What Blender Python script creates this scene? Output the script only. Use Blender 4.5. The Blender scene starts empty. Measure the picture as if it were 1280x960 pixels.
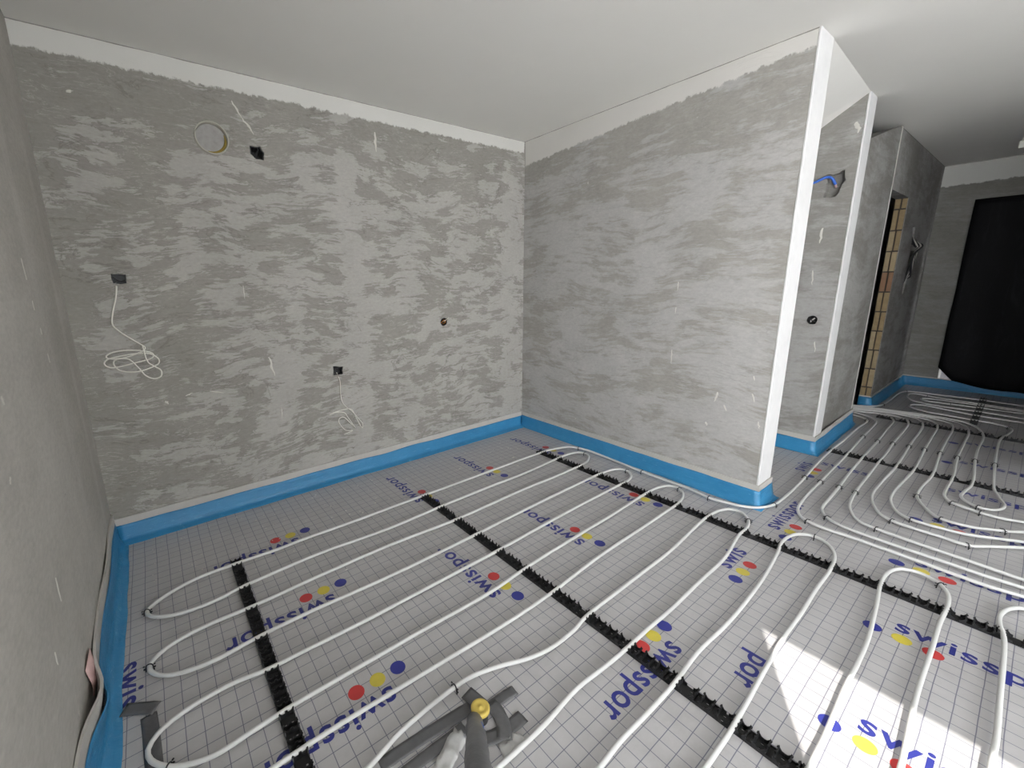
import bpy, bmesh, math, random
from mathutils import Vector, Matrix, noise as mnoise
random.seed(7)
S = bpy.context.scene
COL = S.collection

# ------------------------------------------------------------------ camera
CAM_F, YAW, PITCH, ROLL = 526.465, 0.61808867, 0.21091961, -0.02423589
CAM_POS = Vector((-2.78899, -2.76986, 1.34693))
def make_camera():
    cd = bpy.data.cameras.new('camera'); cam = bpy.data.objects.new('camera', cd); COL.objects.link(cam)
    f = Vector((math.sin(YAW)*math.cos(PITCH), math.cos(YAW)*math.cos(PITCH), -math.sin(PITCH)))
    r = Vector((math.cos(YAW), -math.sin(YAW), 0)); u = r.cross(f)
    r2 = r*math.cos(ROLL)+u*math.sin(ROLL); u2 = -r*math.sin(ROLL)+u*math.cos(ROLL)
    m = Matrix((r2, u2, -f)).transposed().to_4x4(); m.translation = CAM_POS
    cam.matrix_world = m
    cd.sensor_fit = 'HORIZONTAL'; cd.sensor_width = 36; cd.lens = CAM_F/1280*36
    cd.shift_x = 75.875/1280; cd.shift_y = -12.7185/1280
    cd.clip_start = .02
    S.camera = cam
make_camera()
# ------------------------------------------------------------------ light
S.view_settings.view_transform = 'Standard'; S.view_settings.look = 'None'
S.view_settings.gamma = 1; S.view_settings.use_curve_mapping = False
S.view_settings.exposure = 1.2
w = bpy.data.worlds.new('sky'); S.world = w; w.use_nodes = True
bg = w.node_tree.nodes['Background']; bg.inputs[0].default_value = (.94, .97, 1, 1); bg.inputs[1].default_value = 5.0
SUN_E = math.atan(2.25/2.756)
sd = bpy.data.lights.new('sun', 'SUN'); sd.energy = 4.5; sd.angle = .006; sd.color = (1, .96, .9)
so = bpy.data.objects.new('sun', sd); COL.objects.link(so)
sv = Vector((.868*math.cos(SUN_E), .497*math.cos(SUN_E), -math.sin(SUN_E)))
so.rotation_euler = sv.to_track_quat('-Z', 'Y').to_euler(); so.location = (-8, -6, 6)

# ------------------------------------------------------------------ helpers
def tag(o, label=None, cat=None, group=None, kind=None):
    if label: o['label'] = label
    if cat: o['category'] = cat
    if group: o['group'] = group
    if kind: o['kind'] = kind
    return o
def link(name, me, mat=None, parent=None):
    o = bpy.data.objects.new(name, me); COL.objects.link(o)
    if mat and not me.materials: me.materials.append(mat)
    if parent: o.parent = parent
    return o
def mesh(name, v, f, mat=None, parent=None, smooth=False):
    me = bpy.data.meshes.new(name); me.from_pydata([tuple(a) for a in v], [], f); me.update()
    bm = bmesh.new(); bm.from_mesh(me); bmesh.ops.recalc_face_normals(bm, faces=bm.faces); bm.to_mesh(me); bm.free()
    if smooth: me.polygons.foreach_set('use_smooth', [True]*len(me.polygons))
    return link(name, me, mat, parent)
BF = [(0,1,3,2),(4,6,7,5),(0,4,5,1),(2,3,7,6),(0,2,6,4),(1,5,7,3)]
def bv(a, b):
    return [(x,y,z) for x in (a[0],b[0]) for y in (a[1],b[1]) for z in (a[2],b[2])]
class MB:
    def __init__(s): s.v=[]; s.f=[]
    def add(s, v, f):
        n=len(s.v); s.v += [tuple(a) for a in v]; s.f += [tuple(i+n for i in q) for q in f]; return s
    def box(s, a, b): return s.add(bv(a,b), BF)
    def prism(s, poly, off):            # poly: 3D pts, off: extrude vector
        n=len(poly); off=Vector(off); a=[Vector(q) for q in poly]; b=[q+off for q in a]
        return s.add(a+b, [tuple(range(n)), tuple(range(2*n-1,n-1,-1))]+[(i,(i+1)%n,n+(i+1)%n,n+i) for i in range(n)])
    def tube(s, path, r, seg=8, cap=True):
        P=[Vector(q) for q in path]; n=len(P); rr = r if isinstance(r,(list,tuple)) else [r]*n
        T=[(P[min(i+1,n-1)]-P[max(i-1,0)]).normalized() for i in range(n)]
        up=Vector((0,0,1)) if abs(T[0].z)<.9 else Vector((1,0,0))
        a=(up-T[0]*up.dot(T[0])).normalized(); V=[]; F=[]
        for i in range(n):
            a=(a-T[i]*a.dot(T[i]))
            if a.length<1e-6: a=T[i].orthogonal()
            a.normalize(); b=T[i].cross(a)
            for k in range(seg):
                t=2*math.pi*k/seg; V.append(P[i]+(a*math.cos(t)+b*math.sin(t))*rr[i])
        for i in range(n-1):
            for k in range(seg): F.append((i*seg+k, i*seg+(k+1)%seg, (i+1)*seg+(k+1)%seg, (i+1)*seg+k))
        if cap: F += [tuple(range(seg-1,-1,-1)), tuple(range((n-1)*seg,n*seg))]
        return s.add(V,F)
    def build(s, name, mat=None, parent=None, smooth=False): return mesh(name, s.v, s.f, mat, parent, smooth)
def empty(name, loc): 
    o=bpy.data.objects.new(name,None); COL.objects.link(o); o.location=loc; o.empty_display_size=.05; return o
def catmull(P, step):
    P=[Vector(q) for q in P]; n=len(P); out=[]
    for i in range(n-1):
        a,b,c,d=P[max(i-1,0)],P[i],P[i+1],P[min(i+2,n-1)]
        m=max(1,int((c-b).length/step))
        for k in range(m):
            t=k/m; out.append(.5*((2*b)+(c-a)*t+(2*a-5*b+4*c-d)*t*t+(3*b-a-3*c+d)*t**3))
    out.append(P[-1]); return out
def bevel(o, w, seg=2):
    m=o.modifiers.new('bevel','BEVEL'); m.width=w; m.segments=seg; m.limit_method='ANGLE'; return o
def nz(x,y,z=0.): return mnoise.noise(Vector((x,y,z)))

# ------------------------------------------------------------------ materials
class NT:
    def __init__(s, name, rough=.8, spec=.5):
        s.m=bpy.data.materials.new(name); s.m.use_nodes=True; s.t=s.m.node_tree
        s.b=s.t.nodes['Principled BSDF']; s.b.inputs['Roughness'].default_value=rough; s.b.inputs['Specular IOR Level'].default_value=spec
    def n(s, typ, **k):
        d=s.t.nodes.new('ShaderNode'+typ)
        for a,b in k.items(): setattr(d,a,b)
        return d
    def l(s, a, b): s.t.links.new(a,b)
    def put(s, sock, v):
        if hasattr(v,'links'): s.l(v, sock)
        else: sock.default_value=v
    def math(s, op, *a, clamp=False):
        d=s.n('Math', operation=op); d.use_clamp=clamp
        for i,x in enumerate(a): s.put(d.inputs[i], x)
        return d.outputs[0]
    def ss(s, x, lo, hi, a=0., b=1.):
        d=s.n('MapRange', interpolation_type='SMOOTHSTEP')
        for i,q in enumerate((x,lo,hi,a,b)): s.put(d.inputs[i], q)
        return d.outputs[0]
    def mix(s, f, a, b):
        d=s.n('Mix', data_type='RGBA'); s.put(d.inputs[0], f)
        for i,q in ((6,a),(7,b)):
            s.put(d.inputs[i], q if hasattr(q,'links') else (q[0],q[1],q[2],1))
        return d.outputs[2]
    def noise(s, vec, scale, detail=6, rough=.6, dist=0.):
        d=s.n('TexNoise'); s.l(vec, d.inputs['Vector'])
        d.inputs['Scale'].default_value=scale; d.inputs['Detail'].default_value=detail; d.inputs['Roughness'].default_value=rough; d.inputs['Distortion'].default_value=dist
        return d.outputs['Fac']
    def vmap(s, vec, scale=(1,1,1), loc=(0,0,0), rot=(0,0,0)):
        d=s.n('Mapping'); s.l(vec,d.inputs[0]); d.inputs[1].default_value=loc; d.inputs[2].default_value=rot; d.inputs[3].default_value=scale
        return d.outputs[0]
    def bump(s, h, strength=.3, dist=.004, prev=None):
        d=s.n('Bump'); d.inputs['Strength'].default_value=strength; d.inputs['Distance'].default_value=dist; s.l(h,d.inputs['Height'])
        if prev: s.l(prev,d.inputs['Normal'])
        s.l(d.outputs[0], s.b.inputs['Normal']); return d.outputs[0]
    def color(s, c): s.put(s.b.inputs['Base Color'], c if hasattr(c,'links') else (c[0],c[1],c[2],1))
def plain(name, c, rough=.6, var=.12, scale=30, bump=0, spec=.5, metal=0):
    k=NT(name, rough, spec); g=k.n('NewGeometry').outputs['Position']
    f=k.noise(g, scale, 4); k.color(k.mix(f, [q*(1-var) for q in c], [min(1,q*(1+var)) for q in c]))
    if metal: k.b.inputs['Metallic'].default_value=metal
    if bump: k.bump(f, .5, bump)
    return k.m
def plaster(name, axis, dark, light, band=None, white=(.66,.65,.615), stretch=2.1, scale=1.5, seed=0., cover=.5, ridges=(), contrast=.03, edge=0., bias=None, lines=0.):
    k=NT(name, .88, .2); g=k.n('NewGeometry').outputs['Position']
    sep=k.n('SeparateXYZ'); k.l(g, sep.inputs[0]); u=sep.outputs[axis]; z=sep.outputs[2]
    cmb=k.n('CombineXYZ'); k.l(u,cmb.inputs[0]); k.l(z,cmb.inputs[1]); cmb.inputs[2].default_value=seed; P=cmb.outputs[0]
    # wandering trowel pulls: patches stretched along the wall, edges broken up
    wob=k.n('TexNoise'); k.l(P,wob.inputs['Vector']); wob.inputs['Scale'].default_value=1.1; wob.inputs['Detail'].default_value=3
    add=k.n('VectorMath', operation='MULTIPLY_ADD'); k.l(wob.outputs['Color'],add.inputs[0]); add.inputs[1].default_value=(.45,.3,0); k.l(P,add.inputs[2]); Q=add.outputs[0]
    big=k.noise(k.vmap(Q,(1,stretch,1),rot=(0,0,.12)), scale*1.6, 9, .62)
    mid=k.noise(k.vmap(Q,(1,stretch*2.2,1),loc=(3,1,0),rot=(0,0,-.16)), scale*2.6, 8, .66)
    tro=k.noise(k.vmap(Q,(1,stretch*5,1),loc=(7,2,0),rot=(0,0,.2)), scale*3.4, 7, .7)
    mm=k.math('ADD', k.math('MULTIPLY',big,.5), k.math('ADD', k.math('MULTIPLY',mid,.3), k.math('MULTIPLY',tro,.2)))
    for (ru, rw, amt) in ridges:
        d=k.math('ABSOLUTE', k.math('SUBTRACT', k.math('ADD',u,k.math('MULTIPLY',k.math('SUBTRACT',wob.outputs['Fac'],.5),.05)), ru))
        mm=k.math('ADD', mm, k.ss(d, rw*.4, rw, amt, 0.))
    if bias:
        mm=k.math('ADD',mm,k.math('ADD',k.ss(u,*bias[0]),k.ss(z,*bias[1])))
    patch=k.ss(mm, cover-contrast*.6, cover+contrast*.6)
    rim=k.math('MULTIPLY', k.ss(k.math('ABSOLUTE',k.math('SUBTRACT',mm,cover-contrast*.35)),.003,.012,edge,0.), k.ss(k.noise(P,5,4),.42,.6))
    soft=k.noise(P, 3.2, 5); fine=k.noise(k.vmap(P,(1,1.8,1)), 38, 6, .7)
    c=k.mix(patch, dark, light); c=k.mix(rim,c,[q*.72 for q in dark])
    c=k.mix(k.math('MULTIPLY',k.ss(tro,.56,.66),.35),c,light); c=k.mix(k.math('MULTIPLY',k.ss(k.noise(k.vmap(Q,(1,3.2,1),loc=(1,8,0),rot=(0,0,.3)),7,7,.7),.57,.7),.45),c,dark)
    if lines:
        w1=k.noise(k.vmap(Q,(1,2.6,1),loc=(5,3,0),rot=(0,0,.22)),2.4,6,.6,.5); w2=k.noise(k.vmap(P,(1,1,1),loc=(8,8,0)),3.5,3)
        lm=k.math('MULTIPLY',k.ss(k.math('ABSOLUTE',k.math('SUBTRACT',w1,.5)),.002,.016,lines,0.),k.ss(w2,.46,.58)); c=k.mix(lm,c,[q*.66 for q in dark])
        w3=k.noise(k.vmap(Q,(1,4,1),loc=(2,6,0),rot=(0,0,-.1)),4.2,6,.65,.3)
        c=k.mix(k.math('MULTIPLY',k.ss(k.math('ABSOLUTE',k.math('SUBTRACT',w3,.53)),.002,.014,lines,0.),k.ss(w2,.6,.45)),c,[q*1.12 for q in light])
    tone=k.math('ADD', k.math('MULTIPLY',soft,.35), k.math('MULTIPLY',fine,.5))
    hs=k.n('HueSaturation'); k.l(c,hs.inputs['Color']); k.l(k.math('ADD',tone,.58),hs.inputs['Value']); c=hs.outputs[0]
    # small white splashes and dark pits
    sp=k.noise(k.vmap(P,(1.9,1,1),loc=(11,5,0)), 9, 5, .6)
    c=k.mix(k.ss(sp,.74,.765), c, (.72,.70,.64))
    pit=k.noise(k.vmap(P,(1,1,1),loc=(4,9,0)), 26, 2, .5)
    c=k.mix(k.math('MULTIPLY',k.ss(pit,.80,.83),.7), c, (.1,.095,.09))
    h=k.math('ADD', k.math('MULTIPLY',patch,.5), k.math('ADD',k.math('MULTIPLY',fine,.35),k.math('MULTIPLY',tro,.5)))
    if band:
        lo,hi=band[0][0],band[-1][0]; t=k.math('DIVIDE', k.math('SUBTRACT',u,lo), hi-lo, clamp=True)
        r=k.n('ValToRGB'); r.color_ramp.interpolation='LINEAR'; k.l(t,r.inputs[0]); e=r.color_ramp.elements
        for i,(q,zb) in enumerate(band):
            pos=(q-lo)/(hi-lo); v=(zb-2.2)/.4
            el=e[0] if i==0 else (e[1] if i==len(band)-1 else e.new(pos)); el.position=pos; el.color=(v,v,v,1)
        zb=k.math('ADD', k.math('MULTIPLY', r.outputs[0], .4), 2.2)
        rag=k.math('ADD', k.math('MULTIPLY',k.math('SUBTRACT',k.noise(k.vmap(P,(2.2,.7,1)),9,8,.7),.5),.075), k.math('MULTIPLY',k.math('SUBTRACT',fine,.5),.03))
        msk=k.ss(k.math('SUBTRACT',k.math('ADD',z,rag),zb), -.006, .006)
        wc=k.mix(soft, [q*.94 for q in white], [min(1,q*1.05) for q in white])
        c=k.mix(msk,c,wc); h=k.math('ADD', h, k.math('MULTIPLY',msk,.6))
    crack=k.ss(k.math('ADD',z,k.math('MULTIPLY',k.noise(P,6,5),.012)),2.5005,2.504,0.,.75)
    c=k.mix(crack,c,(.10,.095,.085))
    k.color(c); k.bump(h,.35,.004); return k.m

D1,L1=(.295,.281,.255),(.405,.39,.364)
M={}
M['plB']=plaster('plaster_wall_back',0,D1,L1,[(-3.13,2.40),(-3.02,2.367),(-2.86,2.402),(-2.75,2.39),(-2.5,2.425),(-2.3,2.41),(-2.15,2.427),(-2.11,2.35),(-1.91,2.318),(-1.6,2.30),(-1.41,2.334),(-1.27,2.325),(-.82,2.398),(-.38,2.394),(0,2.41)],ridges=((-1.615,.10,.05),(-2.94,.10,.04),(-.14,.16,.045)),cover=.495,stretch=1.9,scale=2.5,edge=.6,lines=.55,bias=((-2.98,-2.45,-.045,0.),(2.0,2.3,0.,-.05)))
M['plC']=plaster('plaster_wall_partition',1,(.345,.33,.302),(.428,.417,.402),[(-2.0,2.43),(-1.85,2.414),(-1.735,2.44),(-1.73,2.37),(-1.63,2.347),(-1.54,2.34),(-1.1,2.272),(-.99,2.278),(-.73,2.37),(-.49,2.35),(-.27,2.305),(0,2.31)],white=(.64,.62,.585),seed=4.3,scale=1.6,stretch=2.0,contrast=.06,cover=.485,edge=.2,lines=.25,bias=((-2.1,-1.7,-.03,0.),(1.9,2.3,0.,-.05)))
M['plA']=plaster('plaster_wall_left',1,(.425,.404,.367),(.49,.47,.436),seed=9.1,scale=1.,stretch=.6,contrast=.2,cover=.47,ridges=((-.22,.05,.12),(-.62,.06,.08)))
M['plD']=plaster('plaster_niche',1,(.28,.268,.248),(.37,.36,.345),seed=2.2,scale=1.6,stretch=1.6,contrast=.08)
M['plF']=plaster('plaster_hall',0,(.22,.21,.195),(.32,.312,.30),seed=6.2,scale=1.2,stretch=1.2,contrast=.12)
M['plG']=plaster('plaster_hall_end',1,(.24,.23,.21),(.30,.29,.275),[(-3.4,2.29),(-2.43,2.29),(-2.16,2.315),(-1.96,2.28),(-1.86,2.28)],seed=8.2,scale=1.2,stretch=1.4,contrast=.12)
M['plR']=plaster('plaster_hall_dimmer',0,(.10,.095,.085),(.15,.145,.135),seed=3.3)  # kept dark so the unseen corridor wall dims the hall
M['white']=plain('white_plaster',(.71,.705,.70),.85,.10,11,.002,.2)
M['ceil']=plain('ceiling_paint',(.80,.785,.745),.9,.03,2.2,0,.1)
M['pipe']=plain('white_pipe_plastic',(.62,.62,.605),.42,.03,20)
M['black']=plain('black_plastic',(.012,.012,.013),.45,.2,60)
M['clip']=plain('dark_clip_plastic',(.02,.02,.022),.5,.2,60)
M['foam']=plain('pale_foam',(.50,.48,.45),.8,.1,18,.001)
M['cable']=plain('white_cable_sheath',(.74,.72,.66),.5,.05,30)
M['tape']=plain('grey_duct_tape',(.105,.105,.108),.38,.25,45,.002)
M['yellow']=plain('yellow_plastic',(.60,.45,.10),.5,.12,60)
M['bluep']=plain('blue_conduit',(.03,.13,.55),.45,.15,30)
M['ink']=plain('dark_blue_ink',(.028,.034,.21),.4,.12,40)
M['inkr']=plain('red_ink',(.52,.045,.045),.4,.1,40); M['inky']=plain('yellow_ink',(.60,.50,.07),.4,.1,40); M['inkb']=plain('blue_ink',(.03,.037,.24),.4,.1,40)
M['mortar']=plain('mortar',(.07,.058,.045),.9,.2,50)
M['brick']=plain('pale_block',(.30,.22,.12),.85,.3,24,.002)
M['brick3']=plain('tan_block',(.36,.28,.17),.85,.3,24,.002)
M['brick2']=plain('reddish_block',(.26,.145,.085),.85,.22,24,.002)
M['sleeve']=plain('pale_sleeve',(.42,.40,.34),.5,.1,20)
M['ochre']=plain('ochre_foam',(.30,.22,.05),.9,.35,30,.003)
M['copper']=plain('orange_wire',(.55,.22,.04),.5,.1,30)
M['crumb']=plain('plaster_crumb',(.62,.60,.56),.9,.1,40)
M['pink']=plain('pinkish_matt',(.62,.42,.40),.8,.1,20)
M['lilac']=plain('lilac_daylight',(.14,.105,.17),.7,.2,8)  # tint stands in for daylight showing past the black sheet
def film_mat():
    k=NT('blue_film',.3,.5); g=k.n('NewGeometry').outputs['Position']
    f=k.noise(g,7,6,.6,.6); f2=k.noise(k.vmap(g,(2,2,14)),8,5,.6,1.)
    c=k.mix(f,(.025,.18,.38),(.05,.28,.52)); c=k.mix(k.math('MULTIPLY',k.ss(f2,.6,.72),.45),c,(.20,.48,.68)); k.color(c)
    k.bump(k.math('ADD',f,f2),.6,.006); return k.m
M['film']=film_mat()
def foil_mat():
    k=NT('gridded_foil',.36,.5); g=k.n('NewGeometry').outputs['Position']; sep=k.n('SeparateXYZ'); k.l(g,sep.inputs[0])
    wob=k.math('MULTIPLY',k.math('SUBTRACT',k.noise(g,4,3),.5),.006)
    def lines(s,off,hw):
        t=k.math('ABSOLUTE',k.math('SUBTRACT',k.math('FRACT',k.math('DIVIDE',k.math('ADD',k.math('ADD',s,wob),off),.05)),.5))
        return k.ss(t,.5-hw*1.5/.05,.5-hw*.6/.05)
    ln=k.math('MAXIMUM',lines(sep.outputs[0],50.025,.0011),lines(sep.outputs[1],50.0,.0011))
    weave=k.n('TexChecker'); k.l(g,weave.inputs[0]); weave.inputs['Scale'].default_value=160
    n1=k.noise(g,1.3,5,.6); n2=k.noise(g,14,6,.65,.4)
    c=k.mix(n1,(.395,.385,.385),(.475,.465,.468)); hs=k.n('HueSaturation'); k.l(c,hs.inputs['Color']); k.l(k.math('ADD',k.math('MULTIPLY',n2,.3),.85),hs.inputs['Value']); c=hs.outputs[0]
    dirt=k.noise(k.vmap(g,(.7,1,1),loc=(2,2,0)),1.6,7,.7); c=k.mix(k.math('MULTIPLY',k.ss(dirt,.54,.72),.30),c,(.24,.22,.20))
    c=k.mix(k.math('MULTIPLY',ln,.8),c,(.075,.08,.14)); k.color(c)
    k.put(k.b.inputs['Roughness'], k.ss(n2,.3,.7,.28,.5))
    cr=k.n('TexVoronoi'); cr.feature='DISTANCE_TO_EDGE'; k.l(g,cr.inputs['Vector']); cr.inputs['Scale'].default_value=5
    h=k.math('ADD',k.math('MULTIPLY',n2,.6),k.math('MULTIPLY',k.noise(g,3,5,.6),1.2)); k.bump(h,.35,.006); return k.m
M['foil']=foil_mat()
def sheet_mat():
    k=NT('black_sheet',.6,.15); g=k.n('NewGeometry').outputs['Position']
    f=k.noise(k.vmap(g,(1,2.5,.5)),5,7,.7,.8); k.color(k.mix(k.ss(f,.5,.8),(.004,.004,.005),(.012,.012,.015))); k.bump(f,.4,.01); return k.m
M['sheet']=sheet_mat()

# ------------------------------------------------------------------ the room
H=2.5; XA=-3.103; YC=-1.949; XT=.187; XD=1.22; XG=4.717; YF=-1.872; YD=-1.90
def struct(o, label=None): o['kind']='structure'; 
def st(mb, name, mat, smooth=False):
    o=mb.build(name,mat,None,smooth); o['kind']='structure'; return o
floor=st(MB().box((-3.45,-6.3,-.12),(6.3,.25,0)),'floor',M['foil'])
ceiling=st(MB().box((-3.45,-6.3,H),(5.0,.25,H+.2)),'ceiling',M['ceil'])
WY0,WY1,WZ=-5.7,-3.522,2.25
wl=MB().box((XA-.3,WY1,-.1),(XA,.25,H)).box((XA-.3,-6.3,-.1),(XA,WY0,H)).box((XA-.3,WY0,WZ),(XA,WY1,H))
wall_left=st(wl,'wall_left',M['plA'])
def carve(o, cutters):
    for c in cutters:
        m=o.modifiers.new('cut','BOOLEAN'); m.operation='DIFFERENCE'; m.solver='EXACT'; m.object=c
    dg=bpy.context.evaluated_depsgraph_get(); me=bpy.data.meshes.new_from_object(o.evaluated_get(dg))
    o.modifiers.clear(); old=o.data; o.data=me; bpy.data.meshes.remove(old)
    for c in cutters: bpy.data.objects.remove(c)
def circ(cx,cz,r,n=28,jit=0,sd=0):
    return [(cx+(r+jit*nz(math.cos(t)*1.3+sd,math.sin(t)*1.3))*math.cos(t), cz+(r+jit*nz(math.cos(t)*1.3+sd,math.sin(t)*1.3,4))*math.sin(t)) for t in [2*math.pi*i/n for i in range(n)]]
def ragged(poly, sub=4, amp=.006, sd=0):
    out=[]; n=len(poly)
    for i in range(n):
        a,b=poly[i],poly[(i+1)%n]
        for k in range(sub):
            t=k/sub; x=a[0]+(b[0]-a[0])*t; z=a[1]+(b[1]-a[1])*t
            out.append((x+amp*nz(x*40,z*40,sd),z+amp*nz(x*40,z*40,sd+9)))
    return out
def cutY(poly,y0,dep): return MB().prism([(x,y0-.02,z) for x,z in poly],(0,dep+.02,0)).build('cutter')
def cutX(poly,x0,dep): return MB().prism([(x0-.02,y,z) for y,z in poly],(dep+.02,0,0)).build('cutter')
SL=(-2.371,2.146,.084)
HOLE=ragged([(-2.180,2.138),(-2.132,2.141),(-2.105,2.113),(-2.114,2.072),(-2.156,2.071),(-2.183,2.095)],4,.008,1)
SK1=ragged([(-2.908,1.386),(-2.85,1.388),(-2.848,1.434),(-2.908,1.434)],4,.008,2)
SK2=ragged([(-1.813,.752),(-1.744,.748),(-1.74,.806),(-1.808,.813)],4,.008,3)
SK3=circ(-.879,1.05,.033,24,.004)
wall_back=st(MB().box((XA,0,-.1),(4.95,.25,H)),'wall_back',M['plB'])
carve(wall_back,[cutY(circ(SL[0],SL[1],SL[2]),0,.06),cutY(HOLE,0,.11),cutY(SK1,0,.06),cutY(SK2,0,.06),cutY(SK3,0,.055)])
wall_partition=st(MB().box((0,YC+.012,-.05),(XT,0,H)),'wall_partition',M['plC'])
trim_1=st(MB().box((-.002,YC,-.05),(XT+.002,YC+.012,H)),'trim_1',M['white']); bevel(trim_1,.004)
# sloping underside of the stairs over the niche
sl=MB().add([(XT,YC+.004,H+.05),(XT,0,H+.05),(XT,0,H-.6*abs(YC)),(XT,YC+.004,H),(XD,YD+.004,H+.05),(XD,0,H+.05),(XD,0,H-.66*abs(YD)),(XD,YD+.004,H)],[(0,1,2,3),(4,7,6,5),(0,4,5,1),(1,5,6,2),(2,6,7,3),(3,7,4,0)])
ceiling_niche=st(sl,'ceiling_niche',M['ceil'])
# niche side wall
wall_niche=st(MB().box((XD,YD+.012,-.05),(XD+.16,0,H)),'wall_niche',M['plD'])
DH=ragged([(-1.73,2.032),(-1.775,2.025),(-1.826,2.047),(-1.838,1.976),(-1.80,1.875),(-1.734,1.885),(-1.743,1.97)],4,.014,5)
DSK=circ(-1.776,1.019,.033,24,.004,3)
carve(wall_niche,[cutX(DH,XD,.05),cutX(DSK,XD,.055)])
trim_2=st(MB().box((XD-.003,YD,-.05),(XD+.163,YD+.012,H)),'trim_2',M['white']); bevel(trim_2,.004)
XE=2.36
we=MB().prism([(XD+.163,YD+.022,-.05),(XE,YD+.022,-.05),(XE,YD+.022,2.5),(2.05,YD+.022,2.425),(XD+.163,YD+.022,2.24)],(0,.12,0))
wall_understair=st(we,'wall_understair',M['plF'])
trim_3=st(MB().box((XE-.012,YD+.018,-.05),(XE+.004,YD+.144,H)),'trim_3',M['foam'])
XJ=3.12
wf=MB().box((XJ+.012,YF,-.05),(4.95,YF+.088,H)).box((XE+.004,YF,2.03),(XJ+.02,YF+.088,H))
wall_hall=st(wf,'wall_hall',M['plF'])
FH=ragged([(3.60,1.79),(3.70,1.80),(3.78,1.70),(3.98,1.68),(3.97,1.56),(3.84,1.50),(3.80,1.30),(3.74,1.13),(3.66,1.15),(3.69,1.40),(3.70,1.60)],4,.03,6)
carve(wall_hall,[cutY(FH,YF,.05)])
OY0,OY1=-3.15,-2.16
wg=MB().box((XG,OY1,-.1),(XG+.25,0,H)).box((XG,-3.5,-.1),(XG+.25,OY0,H)).box((XG,OY0,2.07),(XG+.25,OY1,H))
wall_hall_end=st(wg,'wall_hall_end',M['plG'])
wall_right_dimmer=st(MB().box((1.65,-3.42,-.1),(4.95,-3.25,H)).box((1.65,-6.0,-.1),(1.85,-3.42,H)),'wall_right_dimmer',M['plR'])  # out of view; corridor side added to keep window light off the hall
RW0,RW1,RZ0,RZ1=-2.6,-.2,.85,2.25
wall_rear=st(MB().box((XA,-6.3,-.1),(5,-6.0,RZ0)).box((XA,-6.3,RZ1),(5,-6.0,H)).box((XA,-6.3,RZ0),(RW0,-6.0,RZ1)).box((RW1,-6.3,RZ0),(5,-6.0,RZ1)),'wall_rear',M['plA'])
# dried plaster splashes and drips on the walls
def splash(parent, P0, P1, wd, nrm):
    a,b,n=Vector(P0),Vector(P1),Vector(nrm); d=(b-a).normalized(); sd=d.cross(n); V=[];F=[]; m=7
    for i in range(m):
        t=i/(m-1); q=a.lerp(b,t)+sd*wd*.5*nz(t*6,a.x*7,a.z*5); w_=wd*(.25+.75*math.sin(math.pi*min(1,t+.08))**.7)*(.7+.5*abs(nz(t*9,a.y*9,3)))
        V+=[q-sd*w_*.5,q+n*.0022,q+sd*w_*.5]
    for i in range(m-1):
        F+=[(i*3,i*3+1,i*3+4,i*3+3),(i*3+1,i*3+2,i*3+5,i*3+4)]
    return mesh('plaster_splash',V,F,M['splash'],parent,True)
M['splash']=plain('dried_white_plaster',(.62,.60,.55),.9,.1,40,.001)
for q in [[-2.251,2.352,-2.204,2.274,0.012],[-2.204,2.274,-2.15,2.201,0.014],[-2.178,2.25,-2.165,2.215,0.01],[-2.21,0.928,-2.191,0.803,0.016],[-2.169,0.594,-2.173,0.508,0.006],[-1.396,2.34,-1.393,2.219,0.02],[-2.935,2.259,-2.931,2.247,0.03],[-2.306,1.365,-2.306,1.286,0.006],[-2.777,0.744,-2.761,0.727,0.015],[-2.676,0.758,-2.639,0.771,0.008],[-2.555,0.766,-2.483,0.744,0.007]]: splash(wall_back,(q[0],0,q[1]),(q[2],0,q[3]),q[4],(0,-1,0))
for q in [[-1.378,1.325,-1.378,1.265,0.008],[-1.377,1.163,-1.375,1.122,0.008],[-1.375,0.885,-1.378,0.789,0.008],[-1.676,0.655,-1.664,0.591,0.014],[-1.719,0.582,-1.736,0.546,0.01],[-1.854,0.785,-1.861,0.758,0.01],[-1.857,0.681,-1.874,0.632,0.01],[-1.906,0.523,-1.915,0.481,0.012],[-1.626,0.45,-1.638,0.427,0.014]]: splash(wall_partition,(0,q[0],q[1]),(0,q[2],q[3]),q[4],(-1,0,0))
for q in [[-0.761,1.463,-0.751,1.393,0.006],[-0.738,1.323,-0.735,1.291,0.006],[-0.709,1.228,-0.706,1.205,0.008],[-0.685,1.133,-0.678,1.1,0.008],[-1.266,0.565,-1.27,0.49,0.01],[-1.335,1.108,-1.328,1.084,0.02],[-1.422,0.93,-1.431,0.914,0.01],[-1.431,0.45,-1.433,0.411,0.008]]: splash(wall_left,(XA,q[0],q[1]),(XA,q[2],q[3]),q[4],(1,0,0))
for q in [[-1.755,1.673,-1.754,1.569,0.02],[-1.737,1.379,-1.745,1.275,0.012],[-1.814,0.861,-1.819,0.783,0.012],[-1.85,2.335,-1.867,2.263,0.03]]: splash(wall_niche,(XD,q[0],q[1]),(XD,q[2],q[3]),q[4],(-1,0,0))
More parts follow.
